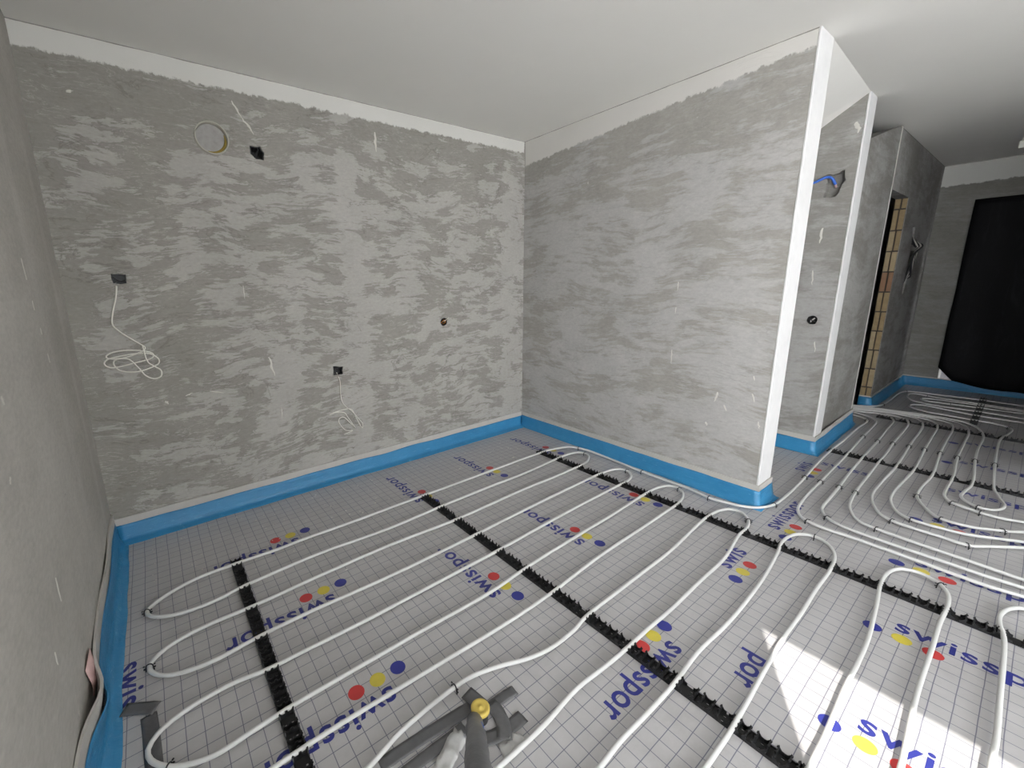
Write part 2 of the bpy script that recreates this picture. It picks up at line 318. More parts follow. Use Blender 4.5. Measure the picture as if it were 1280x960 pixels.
# unseen rear window, added to light the back wall, partition end and niche
def frame(name, axis, c, a0,a1,z0,z1,mull):
    mb=MB(); t=.07
    def bb(u0,u1,v0,v1):
        if axis=='x': mb.box((c-.035,u0,v0),(c+.035,u1,v1))
        else: mb.box((u0,c-.035,v0),(u1,c+.035,v1))
    bb(a0,a1,z0,z0+t); bb(a0,a1,z1-t,z1); bb(a0,a0+t,z0,z1); bb(a1-t,a1,z0,z1)
    for q in mull: bb(q-t*.6,q+t*.6,z0,z1)
    return st(mb,name,M['white'])
frame('window_fill_light','y',-6.2,RW0,RW1,RZ0,RZ1,[-1.4])
# made-up landing walls and roof; lilac imitates dim daylight beside the sheet
st(MB().box((6.0,-4,-.1),(6.2,-1,2.6)).box((XG+.25,-4,2.45),(6.2,-1,2.6)).box((XG+.25,-1.1,-.1),(6.2,-1.0,2.6)),'wall_daylight_gap',M['lilac'])
# brick reveal of the doorway
mort=MB().box((XJ+.006,YF+.004,-.05),(XJ+.012,YF+.086,2.03)).build('mortar_bed',M['mortar'],wall_hall)
bm1=None; bm2=None
zc=.02; ci=0
while zc<2.0:
    h=min(.179,2.025-zc)
    for j,(y0,y1) in enumerate(((YF+.004,YF+.036),(YF+.046,YF+.084))):
        if h>.15:
            if ci%2: y0,y1=((YF+.004,YF+.041),(YF+.050,YF+.084))[j]
        b=MB().box((0,y0,0),(.02,y1,h)).build('brick',M['brick2'] if ci==6 else M[('brick','brick3')[(ci*3+j*2)%5%2]],wall_hall); b.location=(XJ-.006+.004*random.random(),0,zc); bevel(b,.004)
    zc+=.192; ci+=1

# ------------------------------------------------------------------ edge strips
def normals(path, side):
    n=len(path); seg=[]
    for i in range(n-1):
        d=(Vector(path[i+1])-Vector(path[i])).normalized(); seg.append(Vector((-d.y,d.x))*side)
    out=[]
    for i in range(n):
        a=seg[max(i-1,0)]; b=seg[min(i,n-2)]; out.append((a+b)/(1+a.dot(b)))
    return out
def sample(path, side, step=.035):
    N=normals(path,side); out=[]
    for i in range(len(path)-1):
        a,b=Vector(path[i]),Vector(path[i+1]); m=max(1,int((b-a).length/step))
        for k in range(m+(1 if i==len(path)-2 else 0)):
            t=k/m; out.append((a.lerp(b,t),N[i].lerp(N[i+1],t)))
    return out
def edge_strip(label, path, side, foam_h=.137, film_h=.10, foot=.07, bulge=None, wav=1., sd=0.):
    ctr=Vector(path[0]); root=empty('edge_strip',(ctr.x,ctr.y,0)); tag(root,label,'edge strip','edge insulation strips along the walls')
    pts=sample(path,side)
    def sweep(sec, closed, jit):
        V=[]; n=len(pts); m=len(sec)
        s=0; prev=None
        for i,(q,nm) in enumerate(pts):
            if prev is not None: s+=(q-prev).length
            prev=q; bl=bulge(q) if bulge else 0
            for j,(d,z) in enumerate(sec):
                dd,zz=jit(s,j,d,z); dd+=bl*min(1,zz/.12)
                V.append((q.x+nm.x*dd-ctr.x, q.y+nm.y*dd-ctr.y, max(zz,.0008)))
        F=[]
        for i in range(n-1):
            for j in range(m if closed else m-1): F.append((i*m+j,i*m+(j+1)%m,(i+1)*m+(j+1)%m,(i+1)*m+j))
        if closed: F+=[tuple(range(m)),tuple(range(n*m-1,n*m-m-1,-1))]
        return V,F
    v,f=sweep([(0.0008,.0008),(.009,.0008),(.009,foam_h),(.0008,foam_h)],True,lambda s,j,d,z:(d,z+(.004*nz(s*5+sd,2) if j>1 else 0)))
    mesh('foam_board',v,f,M['foam'],root)
    sec=[(.0105,film_h),(.012,film_h*.82),(.015,film_h*.6),(.018,film_h*.38),(.022,film_h*.18),(.031,.010),(foot*.7,.0035),(foot,.0018)]
    def jit(s,j,d,z):
        k=wav*(.0+.35*min(j,5)/5); 
        return (d+abs(.012*k*nz(s*9+sd,j*.5))+(.022*k*nz(s*3.3+sd,7) if j>=6 else 0)+.006*k*abs(nz(s*22+sd,j*.9,3)), z+(.007*nz(s*4+sd,5) if j==0 else 0)+(.006*k*nz(s*14+sd,j) if 0<j<6 else 0))
    v,f=sweep(sec,False,jit); o=mesh('blue_film',v,f,M['film'],root,True)
    m=o.modifiers.new('solid','SOLIDIFY'); m.thickness=.0006; m.offset=1
    return root
e1=edge_strip('blue film edge strip with wavy pale foam along the left wall',[(XA,-3.0),(XA,-.012)],-1,.172,.118,.062,lambda q:.03*math.exp(-((q.y+1.27)/.10)**2)+.004*(1+math.sin(q.y*9)),1.3,3)
e2=edge_strip('long blue edge strip below the wall with the hanging cables',[(XA+.012,0),(-.012,0)],-1,.137,.098,.075,None,1.,11)
e3=edge_strip('blue edge strip below the partition, wrapping its white end',[(0,0),(0,YC),(XT,YC),(XT,-.3)],-1,.137,.104,.045,None,.8,21)
e4=edge_strip('blue edge strip around the niche wall, bending back beside the hall pipes',[(XD,-.3),(XD,YD),(XE+.004,YD+.018)],-1,.137,.10,.045,None,.8,31)
e5=edge_strip('dark blue edge strip at the hall doorway and below the black sheet',[(XJ-.006,YF+.086),(XJ-.006,YF),(XG,YF),(XG,-3.2)],-1,.118,.105,.045,None,.8,41)
# fix side of every strip towards the room handled by path order
pk=MB(); 
pv=[]
for i in range(7):
    for j in range(5):
        pv.append((.006+.004*math.sin(j*1.2)+.006*math.sin(i*.5), -.05+.1*i/6, .10*j/4+.015*math.sin(i*.52)))
po=mesh('pink_patch',pv,[(i*5+j,i*5+j+1,(i+1)*5+j+1,(i+1)*5+j) for i in range(6) for j in range(4)],M['pink'],None,True); po.location=(XA+.003,-1.16,.10)  # thin curved pinkish piece against the wall, behind the strip
m=po.modifiers.new('s','SOLIDIFY'); m.thickness=.003; tag(po,'small pinkish patch behind the edge strip at the left wall','foam scrap')

# ------------------------------------------------------------------ pipe routes (floor plan, metres)
PIPES={"A":[[2.66,-1.7],[2.598,-1.882],[2.553,-1.941],[2.465,-1.99],[2.169,-1.975],[1.717,-1.983],[1.284,-1.979],[0.95,-1.991],[0.645,-2.009],[0.404,-2.021],[0.176,-2.022],[0.077,-2.017],[0.006,-1.996],[-0.051,-1.963],[-0.092,-1.908],[-0.119,-1.833],[-0.139,-1.75],[-0.108,-1.608],[-0.115,-1.524],[-0.111,-1.295],[-0.092,-1.044],[-0.079,-0.834],[-0.1,-0.742],[-0.149,-0.669],[-0.284,-0.626],[-0.429,-0.614],[-0.784,-0.618],[-1.248,-0.627],[-1.565,-0.628],[-1.974,-0.637],[-2.263,-0.632],[-2.398,-0.643],[-2.616,-0.637],[-2.76,-0.637],[-2.867,-0.669],[-2.942,-0.716],[-2.971,-0.751],[-2.956,-0.796],[-2.901,-0.838],[-2.818,-0.862],[-2.717,-0.861],[-2.614,-0.836],[-2.427,-0.82],[-2.23,-0.806],[-1.858,-0.831],[-1.535,-0.812],[-1.112,-0.8],[-0.789,-0.804],[-0.427,-0.775],[-0.311,-0.77],[-0.198,-0.78],[-0.145,-0.823],[-0.161,-0.891],[-0.256,-0.951],[-0.369,-0.969],[-0.43,-0.964],[-0.719,-0.971],[-0.93,-0.966],[-1.528,-0.985],[-1.927,-0.964],[-2.289,-0.976],[-2.595,-0.998],[-2.745,-0.993],[-2.862,-1.006],[-2.938,-1.042],[-2.965,-1.085],[-2.955,-1.121],[-2.922,-1.161],[-2.873,-1.186],[-2.77,-1.203],[-2.601,-1.182],[-2.428,-1.175],[-2.127,-1.182],[-1.86,-1.18],[-1.531,-1.171],[-1.145,-1.152],[-0.938,-1.146],[-0.676,-1.138],[-0.418,-1.131],[-0.239,-1.142],[-0.164,-1.202],[-0.211,-1.28],[-0.305,-1.315],[-0.42,-1.312],[-0.842,-1.319],[-1.141,-1.328],[-1.528,-1.348],[-1.969,-1.355],[-2.285,-1.362],[-2.484,-1.358],[-2.617,-1.359],[-2.725,-1.339],[-2.827,-1.345],[-2.901,-1.363],[-2.946,-1.386],[-2.972,-1.426],[-2.964,-1.466],[-2.933,-1.507],[-2.894,-1.537],[-2.813,-1.566],[-2.703,-1.555],[-2.606,-1.547],[-2.364,-1.545],[-2.086,-1.543],[-1.745,-1.55],[-1.523,-1.528],[-1.351,-1.517],[-1.085,-1.508],[-0.772,-1.5],[-0.384,-1.479],[-0.239,-1.484],[-0.15,-1.526],[-0.165,-1.598],[-0.24,-1.645],[-0.352,-1.669],[-0.443,-1.668],[-0.721,-1.675],[-1.182,-1.683],[-1.533,-1.713],[-1.805,-1.717],[-2.117,-1.707],[-2.372,-1.699],[-2.537,-1.697],[-2.663,-1.7],[-2.8,-1.705],[-2.89,-1.74],[-2.92,-1.785],[-2.89,-1.83],[-2.8,-1.865],[-2.6,-1.87],[-2.465,-1.864],[-2.358,-1.831],[-2.257,-1.818],[-2.118,-1.81],[-2.049,-1.814],[-1.951,-1.841],[-1.847,-1.884],[-1.745,-1.903],[-1.62,-1.901],[-1.519,-1.881],[-1.209,-1.878],[-0.826,-1.874],[-0.434,-1.838],[-0.278,-1.842],[-0.179,-1.874],[-0.159,-1.935],[-0.229,-1.998],[-0.326,-2.022],[-0.423,-2.016],[-0.689,-2.062],[-0.961,-2.061],[-1.207,-2.07],[-1.396,-2.066],[-1.536,-2.069],[-1.655,-2.067],[-1.808,-2.057],[-1.973,-2.077],[-2.117,-2.079],[-2.177,-2.078],[-2.4,-2.085],[-2.65,-2.09],[-2.74,-2.12],[-2.77,-2.165],[-2.74,-2.21],[-2.65,-2.24],[-2.3,-2.25],[-1.942,-2.248],[-1.843,-2.24],[-1.724,-2.243],[-1.587,-2.244],[-1.522,-2.243],[-1.33,-2.229],[-1.129,-2.239],[-0.932,-2.235],[-0.675,-2.221],[-0.449,-2.196],[-0.31,-2.172],[-0.182,-2.19],[-0.128,-2.259],[-0.171,-2.33],[-0.262,-2.372],[-0.407,-2.385],[-0.621,-2.384],[-0.812,-2.392],[-1.004,-2.391],[-1.197,-2.4],[-1.361,-2.41],[-1.538,-2.42],[-1.63,-2.421],[-1.709,-2.421],[-2.1,-2.42],[-2.6,-2.42],[-2.7,-2.45],[-2.73,-2.5],[-2.7,-2.55],[-2.6,-2.58],[-2.1,-2.59],[-1.483,-2.589],[-1.34,-2.591],[-1.09,-2.582],[-0.942,-2.584],[-0.78,-2.581],[-0.534,-2.56],[-0.366,-2.541],[-0.242,-2.539],[-0.145,-2.565],[-0.114,-2.624],[-0.143,-2.687],[-0.208,-2.723],[-0.308,-2.732],[-0.463,-2.724],[-0.662,-2.726],[-0.919,-2.724],[-1.057,-2.728],[-1.235,-2.736],[-1.289,-2.738],[-1.8,-2.74],[-2.5,-2.74],[-2.6,-2.77],[-2.63,-2.81],[-2.6,-2.85],[-2.5,-2.88],[-1.8,-2.88],[-1.092,-2.88],[-0.978,-2.885],[-0.747,-2.881],[-0.46,-2.878],[-0.368,-2.873],[-0.299,-2.858],[-0.215,-2.857],[-0.137,-2.879],[-0.095,-2.911],[-0.11,-2.98],[-0.2,-3.03],[-0.5,-3.05],[-2.2,-3.06]],
"b":[[2.76,-1.7],[2.7,-1.868],[2.679,-1.918],[2.605,-2.0],[2.488,-2.039],[2.258,-2.049],[1.921,-2.055],[1.584,-2.066],[1.308,-2.077],[1.084,-2.081],[0.837,-2.084],[0.653,-2.091],[0.442,-2.091],[0.224,-2.103],[0.127,-2.114],[0.051,-2.143],[0.012,-2.186],[-0.009,-2.263],[-0.0,-2.376],[-0.004,-2.555],[-0.013,-2.714],[-0.016,-2.809],[0.004,-2.908],[0.014,-2.957],[0.018,-3.108],[0.018,-3.508],[0.018,-3.908]],
"c":[[2.8,-1.7],[2.777,-1.865],[2.838,-1.968],[2.811,-2.061],[2.669,-2.13],[2.252,-2.137],[1.868,-2.153],[1.529,-2.156],[1.273,-2.161],[0.915,-2.17],[0.646,-2.184],[0.436,-2.19],[0.285,-2.192],[0.211,-2.203],[0.137,-2.242],[0.095,-2.3],[0.085,-2.346],[0.076,-2.487],[0.079,-2.654],[0.077,-2.804],[0.086,-2.906],[0.09,-2.956],[0.092,-3.106],[0.092,-3.506],[0.092,-3.906]],
"d":[[2.83,-1.7],[2.805,-1.853],[2.833,-1.98],[2.859,-2.102],[2.779,-2.192],[2.618,-2.224],[2.35,-2.231],[1.897,-2.233],[1.615,-2.247],[1.272,-2.249],[1.012,-2.255],[0.64,-2.261],[0.438,-2.277],[0.335,-2.3],[0.223,-2.351],[0.201,-2.421],[0.183,-2.587],[0.178,-2.748],[0.166,-2.904],[0.162,-2.954],[0.161,-3.104],[0.161,-3.504],[0.161,-3.904]],
"e":[[2.88,-1.7],[2.856,-1.843],[2.936,-1.999],[2.94,-2.17],[2.863,-2.262],[2.674,-2.309],[2.332,-2.318],[1.909,-2.32],[1.717,-2.329],[1.301,-2.34],[0.953,-2.328],[0.709,-2.328],[0.572,-2.346],[0.432,-2.397],[0.383,-2.436],[0.357,-2.492],[0.356,-2.636],[0.343,-2.736],[0.429,-2.803],[0.531,-2.895],[0.568,-2.928],[0.583,-3.095],[0.583,-3.495],[0.583,-3.895]],
"f":[[2.92,-1.7],[2.908,-1.833],[2.981,-2.105],[2.932,-2.289],[2.852,-2.357],[2.676,-2.394],[2.424,-2.394],[1.91,-2.404],[1.364,-2.424],[1.027,-2.409],[0.819,-2.402],[0.654,-2.411],[0.511,-2.459],[0.46,-2.522],[0.461,-2.602],[0.477,-2.715],[0.536,-2.797],[0.604,-2.893],[0.633,-2.934],[0.644,-3.093],[0.644,-3.493],[0.644,-3.893]],
"g":[[2.95,-1.7],[2.944,-1.826],[3.028,-2.21],[2.974,-2.385],[2.894,-2.452],[2.712,-2.477],[2.347,-2.476],[1.863,-2.486],[1.335,-2.512],[1.054,-2.493],[0.884,-2.492],[0.783,-2.512],[0.658,-2.567],[0.591,-2.612],[0.594,-2.717],[0.678,-2.833],[0.741,-2.89],[0.778,-2.924],[0.793,-3.09],[0.793,-3.49],[0.793,-3.89]],
"h":[[2.99,-1.7],[2.98,-1.819],[3.064,-2.273],[3.027,-2.459],[2.905,-2.529],[2.695,-2.567],[2.403,-2.567],[1.874,-2.571],[1.382,-2.595],[1.157,-2.589],[0.992,-2.59],[0.904,-2.619],[0.876,-2.678],[0.854,-2.739],[0.849,-2.808],[0.885,-2.886],[0.906,-2.931],[0.914,-3.086],[0.914,-3.486],[0.914,-3.886]],
"i":[[3.03,-1.7],[3.016,-1.812],[3.098,-2.269],[3.086,-2.463],[3.01,-2.548],[2.874,-2.611],[2.62,-2.651],[2.254,-2.642],[1.883,-2.652],[1.335,-2.682],[1.162,-2.66],[1.052,-2.65],[0.978,-2.677],[0.935,-2.725],[0.944,-2.776],[0.999,-2.808],[1.083,-2.818],[1.209,-2.786],[1.353,-2.758],[1.885,-2.74],[2.261,-2.729],[2.654,-2.726],[2.872,-2.761],[3.042,-2.776],[3.136,-2.747],[3.18,-2.659],[3.189,-2.581],[3.208,-2.458],[3.238,-2.239],[3.321,-2.145],[3.398,-2.118],[3.485,-2.135],[3.532,-2.213],[3.475,-2.348],[3.393,-2.568],[3.397,-2.824],[3.401,-3.074]],
"m1":[[2.98,-1.6],[3.01,-1.8],[3.14,-1.945],[3.5,-1.965],[3.946,-1.957],[4.174,-1.988],[4.184,-2.093],[4.185,-2.278],[4.212,-2.515],[4.185,-2.804],[4.162,-3.053]],
"m2":[[3.895,-3.057],[3.941,-2.811],[3.994,-2.529],[4.005,-2.296],[4.042,-2.176],[4.093,-2.061],[3.974,-2.028],[3.743,-2.071],[3.635,-2.144],[3.584,-2.294],[3.597,-2.555],[3.568,-2.82],[3.541,-3.069]],
"m3":[[3.9,-3.0],[3.9,-2.81],[3.91,-2.52],[3.91,-2.27],[3.89,-2.18],[3.84,-2.145],[3.78,-2.17],[3.755,-2.24],[3.775,-2.38],[3.79,-2.54],[3.79,-2.81],[3.79,-3.0]]}
CLIPS={"A":[[-2.971,-0.757],[-2.963,-1.09],[-2.916,-1.52],[-0.1,-0.742],[-0.149,-0.841],[-0.172,-1.213],[-0.161,-1.573],[-0.111,-1.295],[-0.139,-1.75],[0.081,-2.02],[0.645,-2.009],[2.489,-1.981],[-2.126,-1.807],[-0.232,-1.995],[-0.124,-2.262],[-0.164,-2.678]],
"b":[[0.653,-2.091],[0.012,-2.186],[1.921,-2.055]],
"c":[[0.646,-2.184],[0.137,-2.242],[1.868,-2.153]],
"d":[[0.64,-2.261],[0.201,-2.421],[1.897,-2.233]],
"e":[[0.357,-2.454],[0.35,-2.741],[1.909,-2.32]],
"f":[[0.457,-2.522],[1.91,-2.404]],
"g":[[0.85,-2.503],[0.589,-2.605],[0.683,-2.834],[1.889,-2.488]],
"h":[[0.891,-2.62],[0.835,-2.734],[1.874,-2.571]],
"i":[[0.937,-2.726],[1.883,-2.652],[1.885,-2.74],[3.11,-2.752]],
"m1":[[3.262,-1.945],[4.145,-2.011]],
"m2":[[4.042,-2.176]],
"m3":[[3.766,-2.373]]}
def pipe_path(key):
    base=[Vector((x,y,.020)) for x,y in PIPES[key]]
    for _ in range(1):
        base=[base[0]]+[base[i]*.8+(base[i-1]+base[i+1])*.1 if (base[i+1]-base[i-1]).length<.9 else base[i] for i in range(1,len(base)-1)]+[base[-1]]
    P=catmull(base,.016)
    for q in P: q.z=.0185+.0015*nz(q.x*1.7,q.y*1.7,5)
    return P
PATHS={k:pipe_path(k) for k in PIPES}
# ------------------------------------------------------------------ clip rails
def rail_parts():
    mb=MB(); t=.0016
    for sy in (-1,1):
        y=sy*.0098
        prof=[(-.0225,.002),(.0225,.002),(.0225,.019),(.021,.027),(.0165,.020),(.0125,.0165),(.0055,.0165),(.0035,.0245),(-.0035,.0245),(-.0055,.0165),(-.0125,.0165),(-.0165,.020),(-.021,.027),(-.0225,.019)]
        mb.prism([(x,y-t,z) for x,z in prof],(0,2*t,0))
        for x in (-.021,0,.021): mb.box((x-.0028,y-(.004 if sy>0 else -.001),.019),(x+.0028,y+(.001*-1 if sy>0 else .004),.0225))
    for sx in (-1,1):
        side=[(-.0249,.002),(.0249,.002),(.0249,.013),(.018,.0145),(.0125,.0215),(.0105,.0295),(.0086,.0105),(-.0086,.0105),(-.0105,.0295),(-.0125,.0215),(-.018,.0145),(-.0249,.013)]
        mb.prism([(sx*.0212-.0012,y,z) for y,z in side],(.0024,0,0))
    me=bpy.data.meshes.new('clip_holder'); me.from_pydata(mb.v,[],mb.f); me.materials.append(M['black']); return me
HOLDER=rail_parts()
def clip_rail(label, p0, p1):
    a,b=Vector(p0),Vector(p1); L=(b-a).length; n=int(L/.05); root=empty('clip_rail',(a.x,a.y,0)); d=(b-a).normalized(); root.rotation_euler=(0,0,math.atan2(-d.x,d.y))
    tag(root,label,'clip rail','black pipe clip rails on the floor')
    xs=[-.0225,-.013,-.0075,.0075,.013,.0225]; V=[];F=[]
    ys=[]
    for i in range(n): ys+= [i*.05, i*.05+.0215, i*.05+.0285]
    ys.append(n*.05)
    for y in ys:
        for x in xs: V.append((x,y,.0035))
    for r in range(len(ys)-1):
        for c in range(5):
            if r%3==1 and c in (1,3): continue
            q=r*6+c; F.append((q,q+1,q+7,q+6))
    o=mesh('base_strip',V,F,M['black'],root); m=o.modifiers.new('s','SOLIDIFY'); m.thickness=.003; m.offset=-1
    nn=Vector((-d.y,d.x)); pos=[i*.05 for i in range(n+1)]; skew=[0]*(n+1)
    for P in PATHS.values():
        for k in range(len(P)-1):
            u,v=(P[k].to_2d()-a).dot(nn),(P[k+1].to_2d()-a).dot(nn)
            if u*v<0:
                q=P[k].to_2d().lerp(P[k+1].to_2d(),u/(u-v)); y=(q-a).dot(d)
                i=min(range(n+1),key=lambda i:abs(i*.05-y)) if -.03<y<L+.03 else -1
                if i>=0: pos[i]=y
    for y in pos:
        h=link('clip_holder',HOLDER,None,root); h.location=(0,y,0)
    return root
clip_rail('black clip rail nearest the left wall',(-2.603,-.612),(-2.608,-2.06))
clip_rail('black clip rail across the middle of the main room floor',(-1.503,-.612),(-1.512,-3.2))
clip_rail('black clip rail running closest past the partition wall',(-.383,-.592),(-.345,-3.3))
clip_rail('black clip rail starting at the foot of the niche wall',(1.375,-1.965),(1.365,-3.3))
clip_rail('far black clip rail crossing the hall beyond the doorway pipes',(2.745,-2.02),(2.715,-3.2))
clip_rail('short black clip rail pointing at the black sheet',(3.08,-2.562),(4.36,-2.545))

# ------------------------------------------------------------------ printed logos on the foil
def text_mesh(s):
    cu=bpy.data.curves.new('t','FONT'); cu.body=s; cu.size=1; cu.offset=.017; cu.resolution_u=4; cu.space_character=1.08
    o=bpy.data.objects.new('t',cu); COL.objects.link(o); dg=bpy.context.evaluated_depsgraph_get()
    me=bpy.data.meshes.new_from_object(o.evaluated_get(dg)); bpy.data.objects.remove(o)
    return me
DOT=[(.0275*math.cos(2*math.pi*i/28),.0275*math.sin(2*math.pi*i/28)) for i in range(28)]
TXT={}
FULL=text_mesh('swisspor'); fx=[v.co.x for v in FULL.vertices]; FW=max(fx)-min(fx); FX0=min(fx)
SC=.436/FW; SZ=.108
def logo(sx,sy,rot,txt='swisspor',dots=True):
    if txt not in TXT:
        me=text_mesh(txt); x0=min(v.co.x for v in me.vertices)
        for v in me.vertices: v.co=((v.co.x-x0)*SC-.022,(v.co.y-.27)*SZ*1.06+.011,0)
        me.materials.append(M['ink']); me.name='printed_lettering'; TXT[txt]=me
    o=link('printed_lettering',TXT[txt],None,floor); o.location=(sx,sy,.0006); o.rotation_euler=(0,0,math.radians(rot))
    if dots:
        for dx,mt in ((-.076,'inkb'),) if dots=='b' else ((-.076,'inkb'),(0.004,'inky'),(.083,'inkr')):
            key='dot'+mt
            if key not in TXT:
                me=bpy.data.meshes.new('printed_dot'); me.from_pydata([(a,b,0) for a,b in DOT],[],[tuple(range(28))]); me.materials.append(M[mt]); TXT[key]=me
            d=link('printed_dot',TXT[key],None,o); d.location=(dx,-.066,.0)
for y in (-.588,-1.128,-1.68,-2.232): logo(-2.311,y,180)
logo(-1.374,-2.154,180); logo(-1.185,-2.36,180,'por',False)
for x,y in ((-1.54,-.632),(-.948,-.634),(-.325,-.62),(-1.708,-1.543),(-1.101,-1.53),(-.492,-1.508)): logo(x,y,90)
logo(-.706,-2.076,0,'swis'); logo(-.155,-2.098,0); logo(.815,-1.945,0,'swis')
for x,y in ((-.594,-2.648),(-1.198,-2.66),(.006,-2.625),(.597,-2.612)): logo(x,y,-90)
logo(1.165,-2.61,-90,'swisspor',False); logo(1.82,-2.61,-90,'swisspor','b'); logo(2.39,-2.59,-90,'swisspor','b')
logo(1.056,-2.02,-90,'swiss',False)
logo(-3.036,-1.02,-90,'swis',False)

# ------------------------------------------------------------------ heating pipes
def clip_mesh():
    mb=MB(); pa=[(.0105*math.cos(t),0,.0105*math.sin(t)) for t in [math.pi*i/8 for i in range(9)]]
    pa=[(.0125,0,-.018)]+pa+[(-.0125,0,-.018)]
    mb.tube(pa,.0022,6)
    for s in (-1,1): mb.box((s*.0145-.004,-.0025,-.008),(s*.0145+.004,.0025,-.0045)); mb.box((s*.016-.003,-.002,.004),(s*.016+.003,.002,.0065))
    me=bpy.data.meshes.new('clip'); me.from_pydata(mb.v,[],mb.f); me.materials.append(M['clip']); return me
CLIPME=clip_mesh()
def heating_pipe(key,label):
    P=PATHS[key]
    o=MB().tube(P,.0076,10).build('heating_pipe',M['pipe'],None,True); tag(o,label,'pipe','white underfloor heating pipes')
    for cx,cy in CLIPS.get(key,[]):
        i=min(range(len(P)),key=lambda i:(P[i].x-cx)**2+(P[i].y-cy)**2); t=(P[min(i+1,len(P)-1)]-P[max(i-1,0)]).normalized()
        c=link('clip',CLIPME,None,o); c.location=P[i]; c.rotation_euler=(0,0,math.atan2(-t.x,t.y)+.15*nz(cx*9,cy*9))
LBL={'A':'long white pipe zigzagging over the main floor and round the partition end',
'b':'white pipe with the outermost bend, nearest the zigzag pipe','c':'second white pipe inward from the outermost bend near the partition',
'd':'third white pipe inward from the outermost bend','e':'fourth white pipe inward, dipping at the right edge','f':'fifth white pipe inward from the outermost bend',
'g':'sixth white pipe inward from the outermost bend','h':'seventh white pipe, the last bend around the inner hairpin','i':'white pipe with the small inner hairpin, returning past the short rail',
'm1':'rearmost white pipe curving from the doorway along the blue strip','m2':'white hairpin pipe crossing the short rail nearest the rearmost pipe','m3':'narrow white hairpin pipe nested inside the far hall loop'}
for key in PIPES: heating_pipe(key,LBL[key])

# ------------------------------------------------------------------ wall fittings
def ring(mb, c, r0, r1, y0, y1, n=36, ax='y'):
    V=[];F=[]
    for (r,y) in ((r0,y0),(r1,y0),(r1,y1),(r0,y1)):
        for i in range(n):
            t=2*math.pi*i/n; a=c[0]+r*math.cos(t); z=c[1]+r*math.sin(t); V.append((a,y,z) if ax=='y' else (y,a,z))
    for k in range(4):
        for i in range(n): F.append((k*n+i,k*n+(i+1)%n,((k+1)%4)*n+(i+1)%n,((k+1)%4)*n+i))
    mb.add(V,F)
vs=empty('vent_sleeve',(SL[0],0,SL[1]))
tag(vs,'round pale pipe sleeve plastered shut high on the cable wall','vent sleeve')
mb=MB(); ring(mb,(0,0),.076,.083,-.012,.05); mb.build('rim',M['sleeve'],vs,True)
V=[(0,.018,0)];F=[]; n=30
for j,r in enumerate((.025,.05,.0745)):
    for i in range(n):
        t=2*math.pi*i/n; V.append((r*math.cos(t),.018+.004*nz(r*60*math.cos(t),r*60*math.sin(t)),r*math.sin(t)))
for i in range(n):
    F.append((0,1+i,1+(i+1)%n))
    for j in range(2): F.append((1+j*n+i,1+(j+1)*n+i,1+(j+1)*n+(i+1)%n,1+j*n+(i+1)%n))
o=mesh('plaster_fill',V,F,M['white'],vs,True); o.data.materials[0]=plain('grey_fill',(.36,.35,.335),.9,.2,40,.003,.2)
mb=MB(); 
arc=[(.069*math.cos(t),.010,.069*math.sin(t)) for t in [-1.9+2.3*i/14 for i in range(15)]]
mb.tube(arc,[.002+.0065*math.sin(math.pi*i/14) for i in range(15)],7); mb.build('foam_seam',M['ochre'],vs,True)
def cup(name,label,cat,poly,ax,base,dep,mat,wires=(),shrink=.94,cut=.0):
    n=len(poly); cx=sum(q[0] for q in poly)/n; cz=sum(q[1] for q in poly)/n
    root=empty(name,(cx,base,cz) if ax=='y' else (base,cx,cz)); tag(root,label,cat)
    V=[];F=[]
    for (s,d) in ((shrink,.004+cut),(shrink,dep-.004),(shrink*.9,dep-.008),(shrink*.9,.004+cut)):
        for a,z in poly:
            A=(a-cx)*s; Z=(z-cz)*s; V.append((A,d,Z) if ax=='y' else (d,A,Z))
    for k in range(4):
        if k==1: continue
        for i in range(n): F.append((k*n+i,k*n+(i+1)%n,((k+1)%4)*n+(i+1)%n,((k+1)%4)*n+i))
    F.append(tuple(range(2*n,3*n))); F.append(tuple(range(n,2*n)))
    mesh('box_lining',V,F,mat,root)
    for pts,r,m in wires:
        q=[(a,d,z) if ax=='y' else (d,a,z) for a,d,z in pts]; MB().tube(catmull(q,.004),r,6).build('wire',M[m],root,True)
    return root
cup('wall_hole','ragged black hole beside the round pipe sleeve','wall hole',HOLE,'y',0,.105,M['black'],[([(-.02,.03,-.03),(0,.025,.0),(.012,.03,.028)],.006,'clip')])
cup('socket_box','dark rectangular socket recess above the coiled white cable','socket box',SK1,'y',0,.055,M['black'],[([(-.03,.012,.01),(0,.02,-.012),(.025,.012,-.008)],.003,'clip')])
cup('socket_box','black socket recess low on the wall above the thin loose cable','socket box',SK2,'y',0,.055,M['black'],[([(-.02,.012,.012),(.005,.008,.02),(.022,.014,-.01)],.004,'black')])
cup('socket_box','small round socket box with orange wire ends near the wall corner','socket box',SK3,'y',0,.05,M['black'],[([(-.018,.02,-.01),(-.008,.002,.008),(.006,.004,.012)],.0035,'copper'),([(.0,.02,-.016),(.008,.0,-.008),(.015,.004,.01)],.0035,'copper'),([(.0,.015,.0),(.02,-.012,.02),(.045,-.006,.033)],.0022,'cable')])
cup('socket_box','small round socket box with wire stubs on the niche wall','socket box',DSK,'x',XD,.05,M['black'],[([(-.015,.02,-.015),(.0,-.004,-.002),(.016,.002,.012)],.0045,'clip'),([(.01,.02,-.018),(.004,-.003,-.006),(-.014,.004,.014)],.004,'foam')])
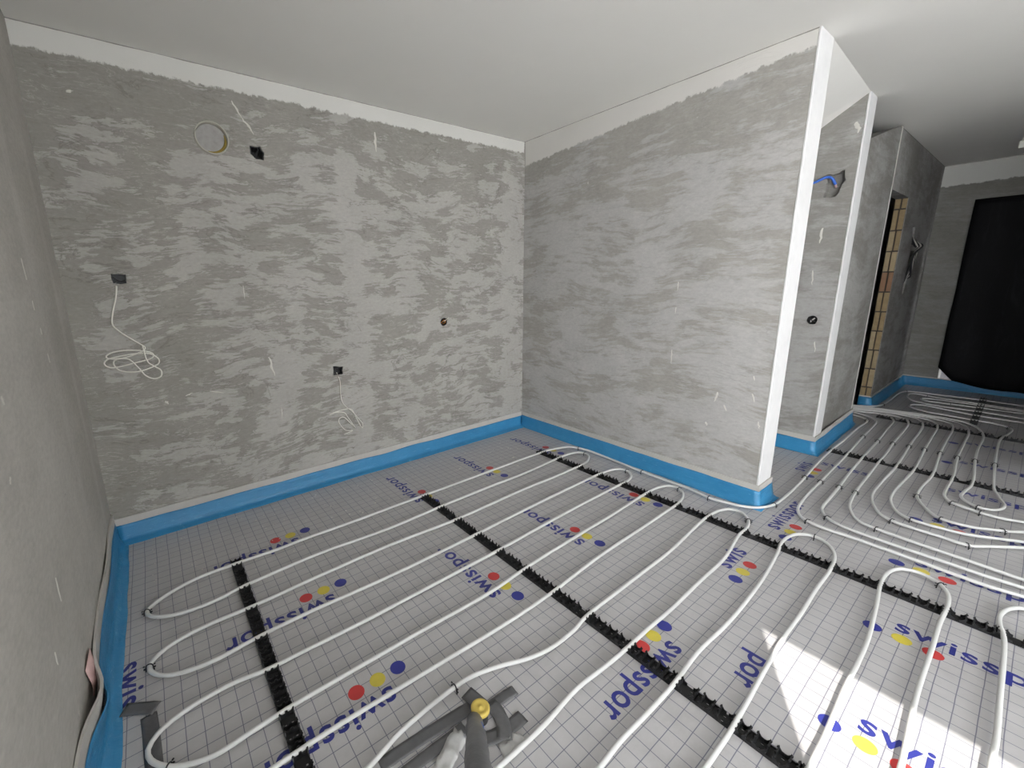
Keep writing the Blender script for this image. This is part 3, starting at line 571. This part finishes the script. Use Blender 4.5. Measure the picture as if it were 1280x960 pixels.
def cable(label,pts,r,seed,root_y=0):
    P=[]
    n=len(pts)
    for i,(x,z) in enumerate(pts):
        y=(.02 if i==0 else -(r+.004+.014*min(1,i/4)*(.5+.9*abs(nz(i*.55,seed)))))
        P.append((x,y,z))
    o=MB().tube(catmull(P,.008),r,8).build('electric_cable',M['cable'],None,True); tag(o,label,'cable'); return o
C1=[[-2.895,1.391],[-2.897,1.36],[-2.908,1.311],[-2.922,1.268],[-2.934,1.225],[-2.939,1.187],[-2.928,1.161],[-2.893,1.122],[-2.847,1.08],[-2.823,1.056],[-2.831,1.04],[-2.865,1.024],[-2.915,1.01],[-2.971,1.01],[-2.99,1.022],[-2.972,1.039],[-2.925,1.047],[-2.863,1.043],[-2.806,1.027],[-2.791,1.008],[-2.811,0.99],[-2.866,0.98],[-2.937,0.966],[-2.983,0.967],[-3.002,0.988],[-2.987,1.009],[-2.939,1.019],[-2.876,1.025],[-2.812,1.021],[-2.777,0.993],[-2.772,0.968],[-2.794,0.95],[-2.857,0.932],[-2.911,0.933],[-2.95,0.951],[-2.965,0.983],[-2.952,1.004],[-2.901,1.001],[-2.866,0.95],[-2.84,0.902],[-2.804,0.881],[-2.774,0.892],[-2.77,0.923],[-2.795,0.947],[-2.819,0.971],[-2.828,1.006],[-2.832,1.067]]
C2=[[-1.78,0.764],[-1.773,0.706],[-1.776,0.612],[-1.767,0.552],[-1.736,0.508],[-1.699,0.471],[-1.658,0.412],[-1.632,0.371],[-1.642,0.343],[-1.677,0.426],[-1.703,0.486],[-1.741,0.501],[-1.81,0.498],[-1.868,0.485],[-1.82,0.493],[-1.763,0.479],[-1.737,0.439],[-1.702,0.372],[-1.688,0.349],[-1.72,0.391],[-1.766,0.445],[-1.8,0.442],[-1.803,0.409],[-1.763,0.351],[-1.71,0.335],[-1.776,0.321]]
cable('white cable hanging from the wall, coiled into flat loops',C1,.0036,2.)
cable('thin white cable with loose open loops low on the wall',C2,.0032,5.)
# blue conduit in the chiselled niche cavity
cd=empty('blue_conduit',(XD,-1.72,1.99)); tag(cd,'bright blue conduit poking from the chiselled niche cavity','conduit')
MB().tube(catmull([(.02,-.065,-.03),(-.004,-.045,.012),(-.012,-.015,.022),(-.03,.02,.004),(-.06,.075,-.022)],.006),.0085,10).build('tube',M['bluep'],cd,True)
MB().tube(catmull([(.03,-.07,-.05),(.005,-.055,.0),(-.003,-.03,.02)],.006),.006,8).build('tube',M['pink'],cd,True)
# loose cables in the hall wall chase
hb=empty('cable_chase',(3.72,YF,1.5)); tag(hb,'chiselled chase with tangled grey cables on the dark hall wall','cable chase')
for i in range(5):
    q=[(-.08+.03*i,.03,.26-.03*i),(-.02+.03*i,-.02-.01*i,.12),(.10-.05*i,-.035,.08-.02*i),(.02+.02*i,-.015,-.08-.03*i),(-.02+.015*i,.02,-.30+.03*i)]
    MB().tube(catmull(q,.02),.010,7).build('cable',M['foam'] if i%2 else M['clip'],hb,True)
# ceiling cable stub
cs=empty('ceiling_cable',(3.5,-2.445,H)); tag(cs,'pale cable stub with connector hanging from the hall ceiling','cable')
MB().tube(catmull([(0,0,.01),(.004,0,-.04),(-.004,.005,-.08)],.01),.009,8).build('cable_end',M['cable'],cs,True)
bevel(MB().box((-.028,-.022,-.135),(.022,.022,-.075)).build('connector',M['cable'],cs),.008)
# black sheet over the entrance
sh=MB(); nu,nv=26,30; V=[];F=[]
ytop0,ytop1=-2.15,-3.22
for i in range(nu+1):
    t=i/nu; y=ytop0+(ytop1-ytop0)*t
    bot=.25-.15*min(1,t/.11)-.05*min(1,max(0,(t-.11)/.35))+.01*math.sin(t*15)
    for j in range(nv+1):
        s=j/nv; z=2.105+(bot-2.105)*s
        x=XG-.022-.018*(1-s)*0-.022*s*(.6+.5*math.sin(t*17+1.5*math.sin(s*3)))*(.4+.6*s)-.012*nz(t*5,s*4)
        V.append((min(x,XG-.006),y+.012*nz(s*3,t*4)*s,z))
for i in range(nu):
    for j in range(nv): F.append((i*(nv+1)+j,i*(nv+1)+j+1,(i+1)*(nv+1)+j+1,(i+1)*(nv+1)+j))
o=mesh('black_sheet',V,F,M['sheet'],None,True); m=o.modifiers.new('s','SOLIDIFY'); m.thickness=.002; tag(o,'large black plastic sheet hung over the entrance at the hall end','plastic sheet')

# ------------------------------------------------------------------ taped conduit, tape, crumbs
def ribbon(pts, wd, name, mat, parent, z=.003, fold=.002, sd=0):
    P=catmull([Vector(q) for q in pts],.012); V=[];F=[]; m=5
    for i,q in enumerate(P):
        t=(P[min(i+1,len(P)-1)]-P[max(i-1,0)]); t.z=0; t.normalize(); nn=Vector((-t.y,t.x,0))
        for j in range(m):
            k=(j/(m-1)-.5)*wd; V.append(q+nn*k+Vector((0,0,z+fold*abs(nz(i*.5+sd,j*.9)))))
    for i in range(len(P)-1):
        for j in range(m-1): F.append((i*m+j,i*m+j+1,(i+1)*m+j+1,(i+1)*m+j))
    o=mesh(name,V,F,mat,parent,True); s=o.modifiers.new('s','SOLIDIFY'); s.thickness=.0008; return o
cp=empty('capped_pipe',(-2.114,-1.934,0)); tag(cp,'short pipe stub closed by a yellow cap, taped to the floor','capped pipe')
mb=MB(); ring(mb,(0,0),.001,.024,0,.04,28); 
def vert(mbv): return [(x,z,y) for x,y,z in mbv]
mesh('stub',vert(mb.v),mb.f,M['clip'],cp)
n=28; V=[];F=[]
prof=[(.0275,.034),(.0295,.036),(.0295,.046),(.0275,.0485),(.020,.0488),(.0185,.0475),(.006,.0475),(.005,.050),(.0,.0505)]
for r,z in prof:
    for i in range(n): t=2*math.pi*i/n; V.append((r*math.cos(t),r*math.sin(t),z))
for k in range(len(prof)-1):
    for i in range(n): F.append((k*n+i,k*n+(i+1)%n,(k+1)*n+(i+1)%n,(k+1)*n+i))
mesh('cap',V,F,M['yellow'],cp,True)
tc=empty('taped_conduit',(-2.14,-1.95,0)); tag(tc,'blue conduit wrapped in grey tape leaning towards the camera','conduit')
a=Vector((-.008,.004,.03)); b=Vector((-.30,-.385,.47)); P=[a.lerp(b,i/22) for i in range(23)]
for i,q in enumerate(P): q += Vector((.004*nz(i*.3,1),.004*nz(i*.3,2),.012*math.sin(i/22*math.pi)))
MB().tube(P,[.0235+.0022*nz(i*1.1,4)+.0003*i for i in range(23)],16).build('tape_wrap',M['tape'],tc,True)
d=(b-a).normalized(); MB().tube([a-d*.012,a,a+d*.02],[.021,.0225,.022],16).build('conduit_end',M['bluep'],tc,True)
MB().tube([a+d*.118,a+d*.122,a+d*.128],[.0255,.0265,.0255],16).build('blue_band',M['bluep'],tc,True)
O=Vector((2.14,1.95,0))
def rp(*q): return [Vector((x,y,0))+O for x,y in q]
ribbon(rp((-2.43,-1.866),(-2.30,-1.872),(-2.14,-1.885),(-2.10,-1.893)),.042,'tape_strip',M['tape'],tc,.002,.003,1)
ribbon(rp((-2.40,-1.925),(-2.28,-1.925),(-2.17,-1.925)),.036,'tape_strip',M['tape'],tc,.003,.006,2)
ribbon(rp((-2.098,-1.84),(-2.092,-1.87),(-2.085,-1.91)),.05,'tape_strip',M['tape'],tc,.005,.004,3)
ribbon(rp((-1.962,-1.933),(-2.01,-1.928),(-2.07,-1.925)),.036,'tape_strip',M['tape'],tc,.006,.008,4)
ribbon(rp((-2.002,-2.010),(-2.05,-2.010),(-2.10,-2.005),(-2.15,-1.99)),.044,'tape_strip',M['tape'],tc,.004,.008,5)
ribbon(rp((-2.062,-1.92),(-2.062,-1.96),(-2.075,-2.0),(-2.10,-2.03)),.045,'tape_strip',M['tape'],tc,.008,.014,6)
M['silver']=plain('crumpled_film',(.55,.55,.54),.25,.15,40,.004)
ribbon(rp((-2.30,-1.985),(-2.24,-1.955),(-2.19,-1.935)),.05,'film_scrap',M['silver'],tc,.004,.022,9)
ribbon(rp((-2.13,-2.05),(-2.09,-2.06),(-2.05,-2.045)),.045,'film_scrap',M['silver'],tc,.003,.018,10)
dt=empty('duct_tape',(-2.98,-1.27,0)); tag(dt,'grey duct tape strips stuck on the foil beside the left edge strip','tape')
O=Vector((2.98,1.27,0))
ribbon(rp((-3.035,-1.215),(-2.99,-1.240),(-2.945,-1.272)),.045,'tape_strip',M['tape'],dt,.004,.008,7)
ribbon(rp((-2.968,-1.28),(-2.962,-1.36),(-2.956,-1.48),(-2.95,-1.56)),.045,'tape_strip',M['tape'],dt,.001,.001,8)
# plaster crumbs
mb=MB()
for i in range(210):
    x=random.uniform(-2.95,-.4); y=-.12-abs(random.gauss(0,.45))
    if y<-2.2: continue
    s=random.uniform(.0022,.006)*(2 if random.random()<.08 else 1); a=random.random()*3
    q=[(x+s*random.uniform(.6,1.6)*math.cos(a+k*1.57),y+s*random.uniform(.5,1.2)*math.sin(a+k*1.57),.001) for k in range(4)]
    mb.add(q+[(x,y,.001+s*.8)],[(0,1,4),(1,2,4),(2,3,4),(3,0,4),(3,2,1,0)])
o=mb.build('plaster_crumbs',M['crumb']); tag(o,'tiny white plaster crumbs scattered on the floor by the cable wall','debris',kind='stuff')
